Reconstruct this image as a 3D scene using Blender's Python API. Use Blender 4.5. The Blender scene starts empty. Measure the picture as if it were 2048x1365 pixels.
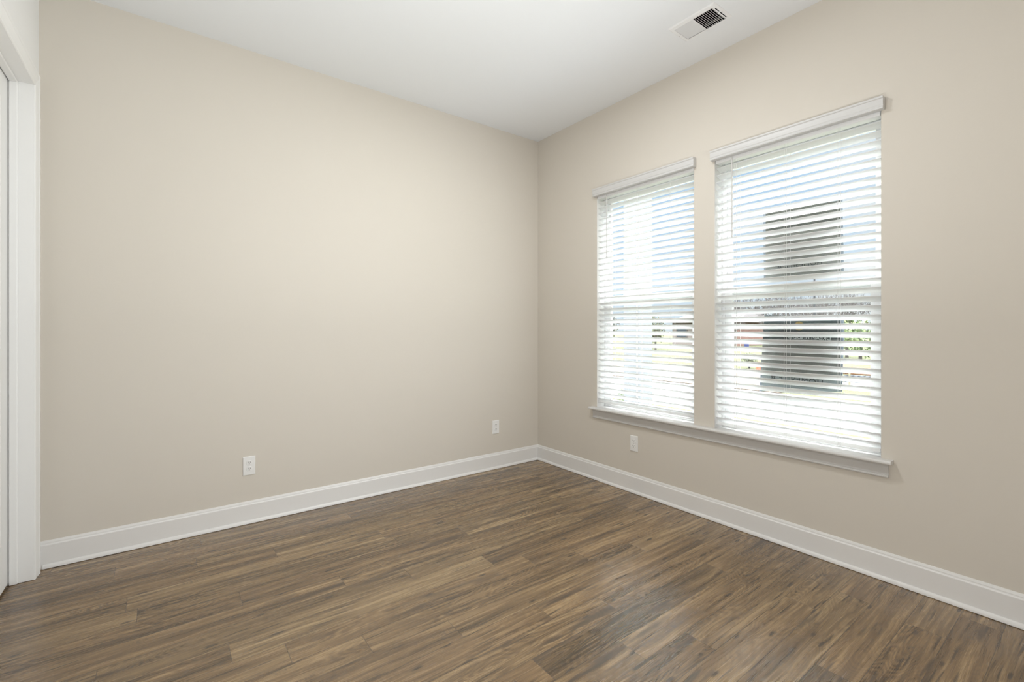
import bpy, bmesh, math, random
from mathutils import Vector, Matrix

S = bpy.context.scene
COL = S.collection
R = math.radians

# ------------------------------------------------------------------ camera
F_PX = 926.475                      # focal length for a 2048 px wide frame
cam_d = bpy.data.cameras.new('camera')
cam_d.sensor_width = 36.0
cam_d.lens = F_PX / 2048 * 36.0
cam_d.shift_y = -(682.5 - 658.02) / 2048
cam_d.clip_start = 0.02
cam_d.clip_end = 500
cam = bpy.data.objects.new('camera', cam_d)
cam.location = (-2.8742, -3.4068, 1.2517)
cam.rotation_euler = (R(90), 0, 0.925714 - R(90))
COL.objects.link(cam)
S.camera = cam

# ------------------------------------------------------------------ colour management
S.view_settings.view_transform = 'Standard'
S.view_settings.look = 'None'
S.view_settings.gamma = 1.0
S.view_settings.use_curve_mapping = False
S.view_settings.exposure = 0.12

# ------------------------------------------------------------------ sky
W = bpy.data.worlds.new('sky')
S.world = W
W.use_nodes = True
nt = W.node_tree
nt.nodes.clear()
o = nt.nodes.new('ShaderNodeOutputWorld')
bg = nt.nodes.new('ShaderNodeBackground')
tc = nt.nodes.new('ShaderNodeTexCoord')
sep = nt.nodes.new('ShaderNodeSeparateXYZ')
ramp = nt.nodes.new('ShaderNodeValToRGB')
ramp.color_ramp.elements[0].position = 0.0
ramp.color_ramp.elements[0].color = (0.80, 0.90, 1.0, 1)
ramp.color_ramp.elements[1].position = 0.45
ramp.color_ramp.elements[1].color = (0.38, 0.66, 1.0, 1)
e_ = ramp.color_ramp.elements.new(0.62)
e_.color = (0.93, 0.97, 1.0, 1)
mp = nt.nodes.new('ShaderNodeMapping')
mp.inputs['Scale'].default_value = (2.2, 2.2, 7.0)
nz = nt.nodes.new('ShaderNodeTexNoise')
nz.inputs['Scale'].default_value = 1.6
nz.inputs['Detail'].default_value = 7
cr = nt.nodes.new('ShaderNodeValToRGB')
cr.color_ramp.elements[0].position = 0.46
cr.color_ramp.elements[0].color = (0, 0, 0, 1)
cr.color_ramp.elements[1].position = 0.68
cr.color_ramp.elements[1].color = (1, 1, 1, 1)
mix = nt.nodes.new('ShaderNodeMix')
mix.data_type = 'RGBA'
mix.inputs['B'].default_value = (1.0, 1.0, 1.0, 1)
L = nt.links.new
L(tc.outputs['Generated'], sep.inputs[0])
L(sep.outputs['Z'], ramp.inputs[0])
L(tc.outputs['Generated'], mp.inputs[0])
L(mp.outputs[0], nz.inputs[0])
L(nz.outputs[0], cr.inputs[0])
L(cr.outputs[0], mix.inputs['Factor'])
L(ramp.outputs[0], mix.inputs['A'])
L(mix.outputs['Result'], bg.inputs[0])
# unseen upper sky boosted towards the zenith to light the blinds and room
zen = nt.nodes.new('ShaderNodeMapRange')
zen.interpolation_type = 'SMOOTHSTEP'
zen.inputs[1].default_value = 0.40
zen.inputs[2].default_value = 0.80
zen.inputs[3].default_value = 0.84
zen.inputs[4].default_value = 28.0
L(sep.outputs['Z'], zen.inputs[0])
L(zen.outputs[0], bg.inputs[1])
L(bg.outputs[0], o.inputs[0])

# ------------------------------------------------------------------ sun (high, in front of the windows; the blinds hold it back)
sd = bpy.data.lights.new('sun', 'SUN')
sd.energy = 1.0
sd.angle = R(0.6)
sd.color = (1.0, 0.95, 0.86)
so = bpy.data.objects.new('sun', sd)
so.rotation_euler = Vector((-0.52, -0.34, -0.78)).to_track_quat('-Z', 'Y').to_euler()
COL.objects.link(so)

# ------------------------------------------------------------------ room lights
def area(name, loc, direction, size, energy, color=(1, 1, 1), shape='DISK', spread=180):
    d = bpy.data.lights.new(name, 'AREA')
    d.shape = shape
    d.size = size
    d.energy = energy
    d.color = color
    d.spread = R(spread)
    ob = bpy.data.objects.new(name, d)
    ob.location = loc
    ob.rotation_euler = Vector(direction).to_track_quat('-Z', 'Y').to_euler()
    COL.objects.link(ob)
    return ob
# flash bounced off the ceiling, and the ceiling lamp in the middle of the room
area('bounce_flash', (-1.95, -2.30, 1.25), (0, 0, 1), 0.8, 20, (0.97, 0.99, 1.0))
area('back_wall_fill', (-0.60, -3.72, 1.45), (-0.46, 0.89, 0.0), 0.6, 13, (0.92, 0.97, 1.0), 'DISK', 95)  # unseen fill added to brighten the back and left walls
area('rear_fill', (-2.2, -3.75, 0.9), (0.55, 0.83, 0.0), 1.2, 15, (0.97, 0.99, 1.0), 'DISK', 180)  # unseen low fill added to lift the lower window wall
area('ceiling_lamp', (-1.31, -1.65, 3.0), (0, 0, -1), 0.16, 17, (0.96, 0.985, 1.0))

H = 3.048
XL, YF = -3.392, -3.95              # left wall, wall behind the camera
HALL = -4.6

# ================================================================== materials
def nodes_of(name):
    m = bpy.data.materials.new(name)
    m.use_nodes = True
    t = m.node_tree
    return m, t, t.nodes['Principled BSDF']

def paint(name, col, rough=0.5, bump=0.0, bscale=300.0, vary=0.0, spec=0.5):
    m, t, b = nodes_of(name)
    b.inputs['Base Color'].default_value = (*col, 1)
    b.inputs['Roughness'].default_value = rough
    b.inputs['Specular IOR Level'].default_value = spec
    co = t.nodes.new('ShaderNodeTexCoord')
    if vary:
        n = t.nodes.new('ShaderNodeTexNoise')
        n.inputs['Scale'].default_value = 9
        n.inputs['Detail'].default_value = 5
        mx = t.nodes.new('ShaderNodeMix')
        mx.data_type = 'RGBA'
        mx.inputs['A'].default_value = (*[c * (1 - vary) for c in col], 1)
        mx.inputs['B'].default_value = (*[min(1, c * (1 + vary)) for c in col], 1)
        t.links.new(co.outputs['Object'], n.inputs['Vector'])
        t.links.new(n.outputs[0], mx.inputs['Factor'])
        t.links.new(mx.outputs['Result'], b.inputs['Base Color'])
    if bump:
        n = t.nodes.new('ShaderNodeTexNoise')
        n.inputs['Scale'].default_value = bscale
        n.inputs['Detail'].default_value = 2
        bp = t.nodes.new('ShaderNodeBump')
        bp.inputs['Strength'].default_value = bump
        bp.inputs['Distance'].default_value = 0.001
        t.links.new(co.outputs['Object'], n.inputs['Vector'])
        t.links.new(n.outputs[0], bp.inputs['Height'])
        t.links.new(bp.outputs[0], b.inputs['Normal'])
    return m

M_WALL = paint('beige_wall_paint', (0.675, 0.626, 0.553), 0.75, 0.10, 260, spec=0.25)
M_WALLW = paint('white_wall_paint', (0.87, 0.865, 0.85), 0.7, 0.10, 260, spec=0.25)
M_CEIL = paint('ceiling_paint', (0.835, 0.85, 0.865), 0.85, 0.08, 200, spec=0.2)
M_TRIM = paint('white_trim_paint', (0.80, 0.785, 0.765), 0.38, 0.02, 60)
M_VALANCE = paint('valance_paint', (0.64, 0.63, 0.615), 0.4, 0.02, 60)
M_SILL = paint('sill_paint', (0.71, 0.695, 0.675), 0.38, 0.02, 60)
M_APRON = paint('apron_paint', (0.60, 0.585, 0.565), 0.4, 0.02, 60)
M_DOOR = paint('white_door_paint', (0.88, 0.875, 0.86), 0.42, 0.02, 60)
M_VINYL = paint('white_vinyl', (0.86, 0.86, 0.86), 0.4)
M_PLASTIC = paint('white_plastic', (0.84, 0.83, 0.81), 0.35)
M_SLOT = paint('dark_slot', (0.015, 0.013, 0.012), 0.6)
M_SCREW = paint('painted_screw', (0.62, 0.61, 0.60), 0.4)
M_METALW = paint('white_enamel_metal', (0.86, 0.86, 0.86), 0.4)
M_DUCT = paint('duct_inside', (0.24, 0.185, 0.16), 0.8, vary=0.3)
M_DAMPER = paint('grey_damper', (0.30, 0.29, 0.285), 0.5, vary=0.1)
M_CORD = paint('white_cord', (0.78, 0.78, 0.77), 0.7)
M_WAND = paint('pale_wand', (0.66, 0.65, 0.63), 0.35)

def slat_material():
    m, t, b = nodes_of('white_faux_wood_slat')
    b.inputs['Base Color'].default_value = (0.90, 0.90, 0.895, 1)
    b.inputs['Roughness'].default_value = 0.42
    tr = t.nodes.new('ShaderNodeBsdfTranslucent')
    tr.inputs[0].default_value = (0.95, 0.95, 0.94, 1)
    mx = t.nodes.new('ShaderNodeMixShader')
    mx.inputs[0].default_value = 0.42
    t.links.new(b.outputs[0], mx.inputs[1])
    t.links.new(tr.outputs[0], mx.inputs[2])
    t.links.new(mx.outputs[0], t.nodes['Material Output'].inputs[0])
    return m
M_SLAT = slat_material()

def glass_material():
    m, t, b = nodes_of('clear_window_glass')
    t.nodes.remove(b)
    tr = t.nodes.new('ShaderNodeBsdfTransparent')
    tr.inputs[0].default_value = (0.97, 0.985, 0.98, 1)
    gl = t.nodes.new('ShaderNodeBsdfGlossy')
    gl.inputs['Roughness'].default_value = 0.02
    fr = t.nodes.new('ShaderNodeLayerWeight')
    fr.inputs[0].default_value = 0.12
    mx = t.nodes.new('ShaderNodeMixShader')
    pw = t.nodes.new('ShaderNodeMath')
    pw.operation = 'POWER'
    pw.inputs[1].default_value = 4.0
    ad = t.nodes.new('ShaderNodeMath')
    ad.operation = 'MULTIPLY_ADD'
    ad.inputs[1].default_value = 0.45
    ad.inputs[2].default_value = 0.025
    fr.inputs[0].default_value = 0.5
    t.links.new(fr.outputs['Facing'], pw.inputs[0])
    t.links.new(pw.outputs[0], ad.inputs[0])
    t.links.new(ad.outputs[0], mx.inputs[0])
    t.links.new(tr.outputs[0], mx.inputs[1])
    t.links.new(gl.outputs[0], mx.inputs[2])
    t.links.new(mx.outputs[0], t.nodes['Material Output'].inputs[0])
    return m
M_GLASS = glass_material()

class NT:
    """tiny helper to write node maths compactly"""
    def __init__(s, t):
        s.t = t
    def n(s, kind, **kw):
        x = s.t.nodes.new(kind)
        for k, v in kw.items():
            setattr(x, k, v)
        return x
    def val(s, sock, v):
        if hasattr(v, 'links') or hasattr(v, 'is_linked'):
            s.t.links.new(v, sock)
        else:
            sock.default_value = v
    def math(s, op, a, b=0.0, c=None, clamp=False):
        x = s.n('ShaderNodeMath', operation=op, use_clamp=clamp)
        s.val(x.inputs[0], a)
        s.val(x.inputs[1], b)
        if c is not None:
            s.val(x.inputs[2], c)
        return x.outputs[0]
    def comb(s, a, b, c=0.0):
        x = s.n('ShaderNodeCombineXYZ')
        for i, v in enumerate((a, b, c)):
            s.val(x.inputs[i], v)
        return x.outputs[0]
    def noise(s, vec, scale=1.0, detail=3.0, rough=0.55, dist=0.0):
        x = s.n('ShaderNodeTexNoise')
        s.val(x.inputs['Vector'], vec)
        x.inputs['Scale'].default_value = scale
        x.inputs['Detail'].default_value = detail
        x.inputs['Roughness'].default_value = rough
        x.inputs['Distortion'].default_value = dist
        return x.outputs[0]
    def ramp(s, f, stops):
        x = s.n('ShaderNodeValToRGB')
        e = x.color_ramp.elements
        while len(e) < len(stops):
            e.new(0.5)
        for i, (p, c) in enumerate(stops):
            e[i].position = p
            e[i].color = (*c, 1) if len(c) == 3 else c
        s.val(x.inputs[0], f)
        return x.outputs[0]
    def mixc(s, f, a, b, blend='MIX'):
        x = s.n('ShaderNodeMix', data_type='RGBA', blend_type=blend)
        s.val(x.inputs['Factor'], f)
        s.val(x.inputs['A'], a if not isinstance(a, tuple) else (*a, 1))
        s.val(x.inputs['B'], b if not isinstance(b, tuple) else (*b, 1))
        return x.outputs['Result']
    def smooth(s, v, lo, hi):
        x = s.n('ShaderNodeMapRange', interpolation_type='SMOOTHSTEP')
        s.val(x.inputs[0], v)
        x.inputs[1].default_value = lo
        x.inputs[2].default_value = hi
        return x.outputs[0]

PW = 0.131                          # plank width

def wood_material():
    m, t, b = nodes_of('brown_oak_plank')
    N = NT(t)
    uv = N.n('ShaderNodeUVMap', uv_map='plank')
    sp = N.n('ShaderNodeSeparateXYZ')
    t.links.new(uv.outputs[0], sp.inputs[0])
    u, v = sp.outputs[0], sp.outputs[1]
    at = N.n('ShaderNodeAttribute', attribute_name='plank_random')
    sr = N.n('ShaderNodeSeparateXYZ')
    t.links.new(at.outputs['Vector'], sr.inputs[0])
    r1, r2, r3 = sr.outputs
    uo = N.math('ADD', u, N.math('MULTIPLY', r1, 37.0))
    vo = N.math('ADD', v, N.math('MULTIPLY', r2, 23.0))
    def P(su, sv, k=0.0):
        return N.comb(N.math('MULTIPLY', uo, su), N.math('MULTIPLY', vo, sv), N.math('MULTIPLY', r3, 11.0 + k))
    # slow warp so the grain wanders
    warp = N.noise(P(1.6, 7.0, 3), 1.0, 2.0)
    wv = N.math('MULTIPLY_ADD', N.math('SUBTRACT', warp, 0.5), 0.05, vo)
    def PW_(su, sv, k=0.0):
        return N.comb(N.math('MULTIPLY', uo, su), N.math('MULTIPLY', wv, sv), N.math('MULTIPLY', r3, 7.0 + k))
    tone = N.noise(PW_(0.9, 16.0), 1.0, 4.0, 0.6)
    streak = N.noise(PW_(1.7, 70.0, 2), 1.0, 4.0, 0.65)
    fine = N.noise(PW_(9.0, 420.0, 5), 1.0, 3.0, 0.7)
    pores = N.noise(PW_(22.0, 520.0, 8), 1.0, 2.0, 0.6)
    # growth-ring figure: contour lines of a stretched field
    field = N.noise(P(2.0, 8.5, 9), 1.0, 1.6, 0.45)
    ring = N.math('SINE', N.math('MULTIPLY', field, 190.0))
    ringm = N.smooth(N.noise(P(0.8, 3.0, 12), 1.0, 1.0), 0.45, 0.66)
    ring = N.math('MULTIPLY', N.math('MULTIPLY', N.math('ADD', ring, -0.1), ringm), 0.085)
    mixv = N.math('MULTIPLY_ADD', N.math('SUBTRACT', streak, 0.5), 0.72, N.math('MULTIPLY_ADD', N.math('SUBTRACT', tone, 0.5), 0.95, 0.5))
    mixv = N.math('MULTIPLY_ADD', N.math('SUBTRACT', fine, 0.5), 0.55, mixv)
    mixv = N.math('ADD', mixv, ring)
    mixv = N.math('MULTIPLY_ADD', N.math('SUBTRACT', r3, 0.5), 0.12, mixv)
    col = N.ramp(mixv, [(0.22, (0.050, 0.030, 0.013)), (0.40, (0.142, 0.089, 0.042)),
                        (0.55, (0.232, 0.149, 0.070)), (0.76, (0.425, 0.300, 0.158))])
    # warm / cool drift from plank to plank
    col = N.mixc(N.math('MULTIPLY', r1, 0.28), col, N.mixc(1.0, col, (1.10, 0.93, 0.84), 'MULTIPLY'))
    # pores
    pm = N.math('MULTIPLY', N.smooth(pores, 0.56, 0.70), 0.42)
    col = N.mixc(pm, col, (0.100, 0.066, 0.040))
    # dark mineral stain bands
    st = N.noise(PW_(1.5, 13.0, 15), 1.0, 5.0, 0.65)
    sm = N.math('MULTIPLY', N.smooth(st, 0.555, 0.67), 0.74)
    col = N.mixc(sm, col, (0.052, 0.033, 0.019))
    # saw chatter: short cross ticks inside a few patches near one edge
    tick = N.noise(N.comb(N.math('MULTIPLY_ADD', wv, 25.0, N.math('MULTIPLY', uo, 150.0)), N.math('MULTIPLY', wv, 28.0), r1), 1.0, 2.0, 0.6)
    tk = N.math('MULTIPLY', N.smooth(tick, 0.46, 0.60), N.smooth(N.noise(P(2.2, 17.0, 21), 1.0, 2.0), 0.60, 0.70))
    col = N.mixc(N.math('MULTIPLY', tk, 0.70), col, (0.088, 0.062, 0.042))
    # knots and short checks
    vo_ = N.n('ShaderNodeTexVoronoi', voronoi_dimensions='2D')
    N.val(vo_.inputs['Vector'], N.comb(N.math('MULTIPLY', uo, 1.9), N.math('MULTIPLY', vo, 6.5)))
    vo_.inputs['Scale'].default_value = 1.0
    kd = N.math('ADD', vo_.outputs['Distance'], N.math('MULTIPLY', N.math('SUBTRACT', streak, 0.5), 0.10))
    km = N.math('SUBTRACT', 1.0, N.smooth(kd, 0.022, 0.066))
    col = N.mixc(N.math('MULTIPLY', km, 0.85), col, (0.052, 0.035, 0.024))
    vc = N.n('ShaderNodeTexVoronoi', voronoi_dimensions='2D')
    N.val(vc.inputs['Vector'], N.comb(N.math('MULTIPLY', uo, 1.3), N.math('MULTIPLY', wv, 24.0)))
    vc.inputs['Scale'].default_value = 1.0
    cm = N.math('SUBTRACT', 1.0, N.smooth(N.math('ADD', vc.outputs['Distance'], N.math('MULTIPLY', N.math('SUBTRACT', fine, 0.5), 0.12)), 0.04, 0.13))
    col = N.mixc(N.math('MULTIPLY', cm, 0.75), col, (0.045, 0.029, 0.018))
    # joints
    e1 = N.math('MINIMUM', v, N.math('SUBTRACT', PW, v))
    lu = N.n('ShaderNodeAttribute', attribute_name='plank_length')
    e2 = N.math('MINIMUM', u, N.math('SUBTRACT', lu.outputs['Fac'], u))
    ed = N.math('MINIMUM', e1, e2)
    jm = N.math('SUBTRACT', 1.0, N.smooth(ed, 0.0005, 0.0018))
    col = N.mixc(N.math('MULTIPLY', jm, 0.85), col, (0.055, 0.038, 0.026))
    N.val(b.inputs['Base Color'], col)
    rg = N.math('MULTIPLY_ADD', N.math('SUBTRACT', streak, 0.5), 0.12, 0.27)
    rg = N.math('MULTIPLY_ADD', sm, 0.08, rg)
    N.val(b.inputs['Roughness'], rg)
    b.inputs['Specular IOR Level'].default_value = 1.0
    b.inputs['IOR'].default_value = 1.6
    hgt = N.math('MULTIPLY_ADD', fine, 0.35, N.math('MULTIPLY', streak, 0.5))
    hgt = N.math('SUBTRACT', hgt, N.math('MULTIPLY', jm, 1.2))
    bp = N.n('ShaderNodeBump')
    bp.inputs['Strength'].default_value = 0.16
    bp.inputs['Distance'].default_value = 0.0012
    N.val(bp.inputs['Height'], hgt)
    t.links.new(bp.outputs[0], b.inputs['Normal'])
    return m
M_WOOD = wood_material()

# ================================================================== mesh helpers
def bm_box(bm, x0, x1, y0, y1, z0, z1, bev=0.0, seg=2):
    vs = [bm.verts.new((x, y, z)) for x in (x0, x1) for y in (y0, y1) for z in (z0, z1)]
    idx = [(0, 1, 3, 2), (4, 6, 7, 5), (0, 4, 5, 1), (2, 3, 7, 6), (0, 2, 6, 4), (1, 5, 7, 3)]
    fs = [bm.faces.new([vs[i] for i in f]) for f in idx]
    if bev:
        es = list({e for f in fs for e in f.edges})
        bmesh.ops.bevel(bm, geom=es, offset=bev, segments=seg, profile=0.5, affect='EDGES')

def bm_sweep(bm, rings, closed=True, cap=True):
    """rings: list of lists of points (same length); skin between consecutive rings"""
    rv = [[bm.verts.new(p) for p in r] for r in rings]
    n = len(rv[0])
    for a, b in zip(rv, rv[1:]):
        for i in range(n if closed else n - 1):
            j = (i + 1) % n
            bm.faces.new((a[i], a[j], b[j], b[i]))
    if cap and closed:
        bm.faces.new(list(reversed(rv[0])))
        bm.faces.new(rv[-1])
    return rv

def bm_cyl(bm, p0, p1, r0, r1=None, n=12, cap=True):
    r1 = r0 if r1 is None else r1
    p0, p1 = Vector(p0), Vector(p1)
    d = (p1 - p0).normalized()
    a = d.orthogonal().normalized()
    b = d.cross(a)
    rings = []
    for p, r in ((p0, r0), (p1, r1)):
        rings.append([p + a * (r * math.cos(2 * math.pi * i / n)) + b * (r * math.sin(2 * math.pi * i / n)) for i in range(n)])
    bm_sweep(bm, rings, True, cap)

def link(name, bm, mat, parent=None, smooth=False, loc=None):
    bmesh.ops.recalc_face_normals(bm, faces=bm.faces[:])
    me = bpy.data.meshes.new(name)
    bm.to_mesh(me)
    bm.free()
    mats = mat if isinstance(mat, (list, tuple)) else [mat]
    for k in mats:
        me.materials.append(k)
    if smooth:
        for pl in me.polygons:
            pl.use_smooth = True
        try:
            me.set_sharp_from_angle(angle=R(35))
        except Exception:
            pass
    ob = bpy.data.objects.new(name, me)
    COL.objects.link(ob)
    if parent is not None:
        ob.parent = parent
    if loc is not None:
        ob.location = loc
    return ob

def tag(ob, label=None, cat=None, group=None, kind=None):
    if label: ob['label'] = label
    if cat: ob['category'] = cat
    if group: ob['group'] = group
    if kind: ob['kind'] = kind
    return ob

def thing(name, label, cat, loc=(0, 0, 0), rot=(0, 0, 0), group=None, kind=None):
    e = bpy.data.objects.new(name, None)
    e.empty_display_size = 0.1
    e.location = loc
    e.rotation_euler = rot
    COL.objects.link(e)
    return tag(e, label, cat, group, kind)

def copy_tree(ob, parent=None):
    c = ob.copy()
    COL.objects.link(c)
    if parent is not None:
        c.parent = parent
    for ch in list(ob.children):
        copy_tree(ch, c)
    return c

# ================================================================== room shell
# floor: planks run along x; joints where they were found
seam0 = -2.05
joint = {15: -0.31, 14: -3.08 + 1.2, 13: -2.738 + 1.2, 12: -2.38 + 1.2, 11: -0.62, 10: -2.972 + 1.2, 9: -2.594 + 1.2,
         8: -2.171 + 1.2, 7: -1.88 + 1.2, 6: -0.28, 5: -1.295, 4: -1.033, 3: -0.707, 2: -1.532, 1: -1.26, 0: -1.759,
         -1: -1.417, -2: -1.157, -3: -0.55, -4: -1.50, -5: -0.93, -6: -0.35, -7: -1.3, -8: -0.8, -9: -0.2, -10: -1.1,
         -11: -0.5, -12: -1.6, -13: -0.9, -14: -0.4, 16: -0.95}
rng = random.Random(11)
bm = bmesh.new()
uvl = bm.loops.layers.uv.new('plank')
rl = bm.faces.layers.float_vector.new('plank_random')
ll = bm.faces.layers.float.new('plank_length')
for k in range(16, -15, -1):
    y1 = seam0 + PW * k
    y0 = y1 - PW
    yb, yt = max(y0, YF), min(y1, 0.0)
    if yt - yb < 0.002:
        continue
    xs = [joint.get(k, -0.7) + 1.194 * i for i in range(-5, 4)]
    for a, b in zip(xs, xs[1:]):
        xa, xb = max(a, HALL), min(b, 0.0)
        if xb - xa < 0.004:
            continue
        vs = [bm.verts.new(p) for p in ((xa, yb, 0), (xb, yb, 0), (xb, yt, 0), (xa, yt, 0))]
        f = bm.faces.new(vs)
        f[rl] = (rng.random(), rng.random(), rng.random())
        f[ll] = b - a
        for lp in f.loops:
            lp[uvl].uv = (lp.vert.co.x - a, lp.vert.co.y - y0)
# slab edge under the planks
f0 = len(bm.faces)
bm_box(bm, HALL, 0.0, YF, 0.0, -0.12, -0.004)
floor = link('floor', bm, M_WOOD)
tag(floor, 'brown oak plank floor with a soft sheen in front of the windows', 'floor', kind='structure')

bm = bmesh.new()
bm_box(bm, HALL - 0.12, 0.16, YF - 0.12, 0.12, H, H + 0.2)
tag(link('ceiling', bm, M_CEIL), 'flat white painted ceiling with an air vent near the windows', 'ceiling', kind='structure')

bm = bmesh.new()
bm_box(bm, HALL - 0.12, 0.16, 0.0, 0.12, -0.12, H)
tag(link('wall_back', bm, M_WALL), 'wide beige wall opposite, carrying two outlets', 'wall', kind='structure')

# window wall with two openings
W1 = (-1.6397, -0.7604)
W2 = (-2.664, -1.787)
ZS, ZH = 0.585, 2.372
TH = 0.16
bm = bmesh.new()
ys = [YF - 0.12, W2[0], W2[1], W1[0], W1[1], 0.0]
zs = [-0.12, ZS, ZH, H]
holes = {(1, 1), (3, 1)}
for i in range(5):
    for j in range(3):
        if (i, j) in holes:
            continue
        a, b, c, d = ys[i], ys[i + 1], zs[j], zs[j + 1]
        bm.faces.new([bm.verts.new(p) for p in ((0, a, c), (0, a, d), (0, b, d), (0, b, c))])
        bm.faces.new([bm.verts.new(p) for p in ((TH, a, c), (TH, b, c), (TH, b, d), (TH, a, d))])
wall_faces = len(bm.faces)
for (a, b) in (W1, W2):
    for q in (((0, a, ZS), (TH, a, ZS), (TH, a, ZH), (0, a, ZH)), ((0, b, ZS), (0, b, ZH), (TH, b, ZH), (TH, b, ZS)),
              ((0, a, ZH), (TH, a, ZH), (TH, b, ZH), (0, b, ZH)), ((0, a, ZS), (0, b, ZS), (TH, b, ZS), (TH, a, ZS))):
        fc = bm.faces.new([bm.verts.new(p) for p in q])
        fc.material_index = 1
for q in (((0, ys[0], -0.12), (TH, ys[0], -0.12), (TH, ys[0], H), (0, ys[0], H)), ((0, 0, -0.12), (0, 0, H), (TH, 0, H), (TH, 0, -0.12)),
          ((0, ys[0], -0.12), (0, 0, -0.12), (TH, 0, -0.12), (TH, ys[0], -0.12))):
    bm.faces.new([bm.verts.new(p) for p in q])
bmesh.ops.remove_doubles(bm, verts=bm.verts, dist=1e-5)
tag(link('wall_right', bm, [M_WALL, M_TRIM]), 'beige wall with the two blinded windows', 'wall', kind='structure')

# left wall with the doorway
DY0, DY1, DZ = -0.953, -0.133, 2.467
bm = bmesh.new()
x0, x1 = -3.512, XL
bm_box(bm, x0, x1, DY1 + 0.019, 0.0, 0.0, H)
bm_box(bm, x0, x1, DY0 - 0.019, DY1 + 0.019, DZ + 0.019, H)
bm_box(bm, x0, x1, YF, DY0 - 0.019, 0.0, H)
tag(link('wall_left', bm, M_WALLW), 'white wall strip around the door at the left edge', 'wall', kind='structure')

bm = bmesh.new()
bm_box(bm, HALL - 0.12, 0.16, YF - 0.12, YF, -0.12, H)
tag(link('wall_front', bm, M_WALL), 'beige wall behind the viewer', 'wall', kind='structure')
bm = bmesh.new()
bm_box(bm, HALL - 0.12, HALL, YF, 0.0, -0.12, H)
tag(link('wall_hall', bm, M_WALL), 'beige hallway wall beyond the closed door', 'wall', kind='structure')

# ------------------------------------------------------------------ baseboards
BASE = [(0, 0), (0.0135, 0), (0.0140, 0.118), (0.0135, 0.1205), (0.0100, 0.1235), (0.0085, 0.127), (0.0085, 0.131),
        (0.0065, 0.136), (0.0050, 0.1395), (0.0040, 0.1414), (0, 0.1414)]
SHOE = [(0.0142, 0.0022), (0.0142, 0.0225), (0.0165, 0.0222), (0.0195, 0.0205), (0.0225, 0.0170), (0.0247, 0.0120), (0.0260, 0.0060), (0.0260, 0.0022)]
def board(name, prof, a, b, axis, mat, parent=None):
    """axis 'x': along x on the back wall (y=0, room at -y); axis 'y': along y on the window wall (x=0, room at -x); mitred at the corner"""
    bm = bmesh.new()
    if axis == 'x':
        rings = [[(a, -d, z) for d, z in prof], [(b - d, -d, z) for d, z in prof]]
    else:
        rings = [[(-d, a, z) for d, z in prof], [(-d, b - d, z) for d, z in prof]]
    bm_sweep(bm, rings)
    return link(name, bm, mat, parent, smooth=False)
bb = board('baseboard_back', BASE, XL, 0.0, 'x', M_TRIM)
tag(bb, 'white baseboard along the wide beige wall', 'baseboard', kind='structure')
board('shoe_moulding', SHOE, XL + 0.016, 0.0, 'x', M_TRIM, bb)
br = board('baseboard_right', BASE, YF, 0.0, 'y', M_TRIM)
tag(br, 'white baseboard under the windows', 'baseboard', kind='structure')
board('shoe_moulding', SHOE, YF, 0.0, 'y', M_TRIM, br)

# ------------------------------------------------------------------ door at the left
door = thing('door_1', 'white door in its cased frame at the left edge', 'door', (XL, (DY0 + DY1) / 2, 0), kind='structure')
def rel(parent):
    return Matrix.Translation(-Vector(parent.location))
def link_at(name, bm, mat, parent, smooth=False):
    bm.transform(rel(parent))
    return link(name, bm, mat, parent, smooth)
CAS = [(0, 0), (0, 0.0045), (0.003, 0.0080), (0.008, 0.0092), (0.012, 0.0080), (0.015, 0.0068), (0.019, 0.0078), (0.050, 0.0125),
       (0.056, 0.0128), (0.060, 0.0148), (0.074, 0.0150), (0.079, 0.0125), (0.080, 0.0080), (0.080, 0)]
bm = bmesh.new()
rv = 0.004
bm_sweep(bm, [[(XL + t, DY1 - rv + w + 0.004, 0.001) for w, t in CAS], [(XL + t, DY1 + w, DZ + w) for w, t in CAS],
              [(XL + t, DY0 - w, DZ + w) for w, t in CAS], [(XL + t, DY0 - w, 0.001) for w, t in CAS]])
link_at('casing', bm, M_DOOR, door)
bm = bmesh.new()
JX0, JX1 = -3.512, -3.3912
bm_box(bm, JX0, JX1, DY1, DY1 + 0.0185, 0.001, DZ + 0.0185, 0.0015)
bm_box(bm, JX0, JX1, DY0 - 0.0185, DY0, 0.001, DZ + 0.0185, 0.0015)
bm_box(bm, JX0, JX1, DY0, DY1, DZ, DZ + 0.0185, 0.0015)
link_at('jamb', bm, M_DOOR, door)
bm = bmesh.new()
bm_box(bm, -3.4745, -3.444, DY1 - 0.011, DY1 + 0.0005, 0.001, DZ, 0.004, 3)
bm_box(bm, -3.4745, -3.444, DY0 - 0.0005, DY0 + 0.011, 0.001, DZ, 0.004, 3)
bm_box(bm, -3.4745, -3.444, DY0 + 0.011, DY1 - 0.011, DZ - 0.011, DZ + 0.0005, 0.004, 3)
link_at('door_stop', bm, M_DOOR, door)
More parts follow.
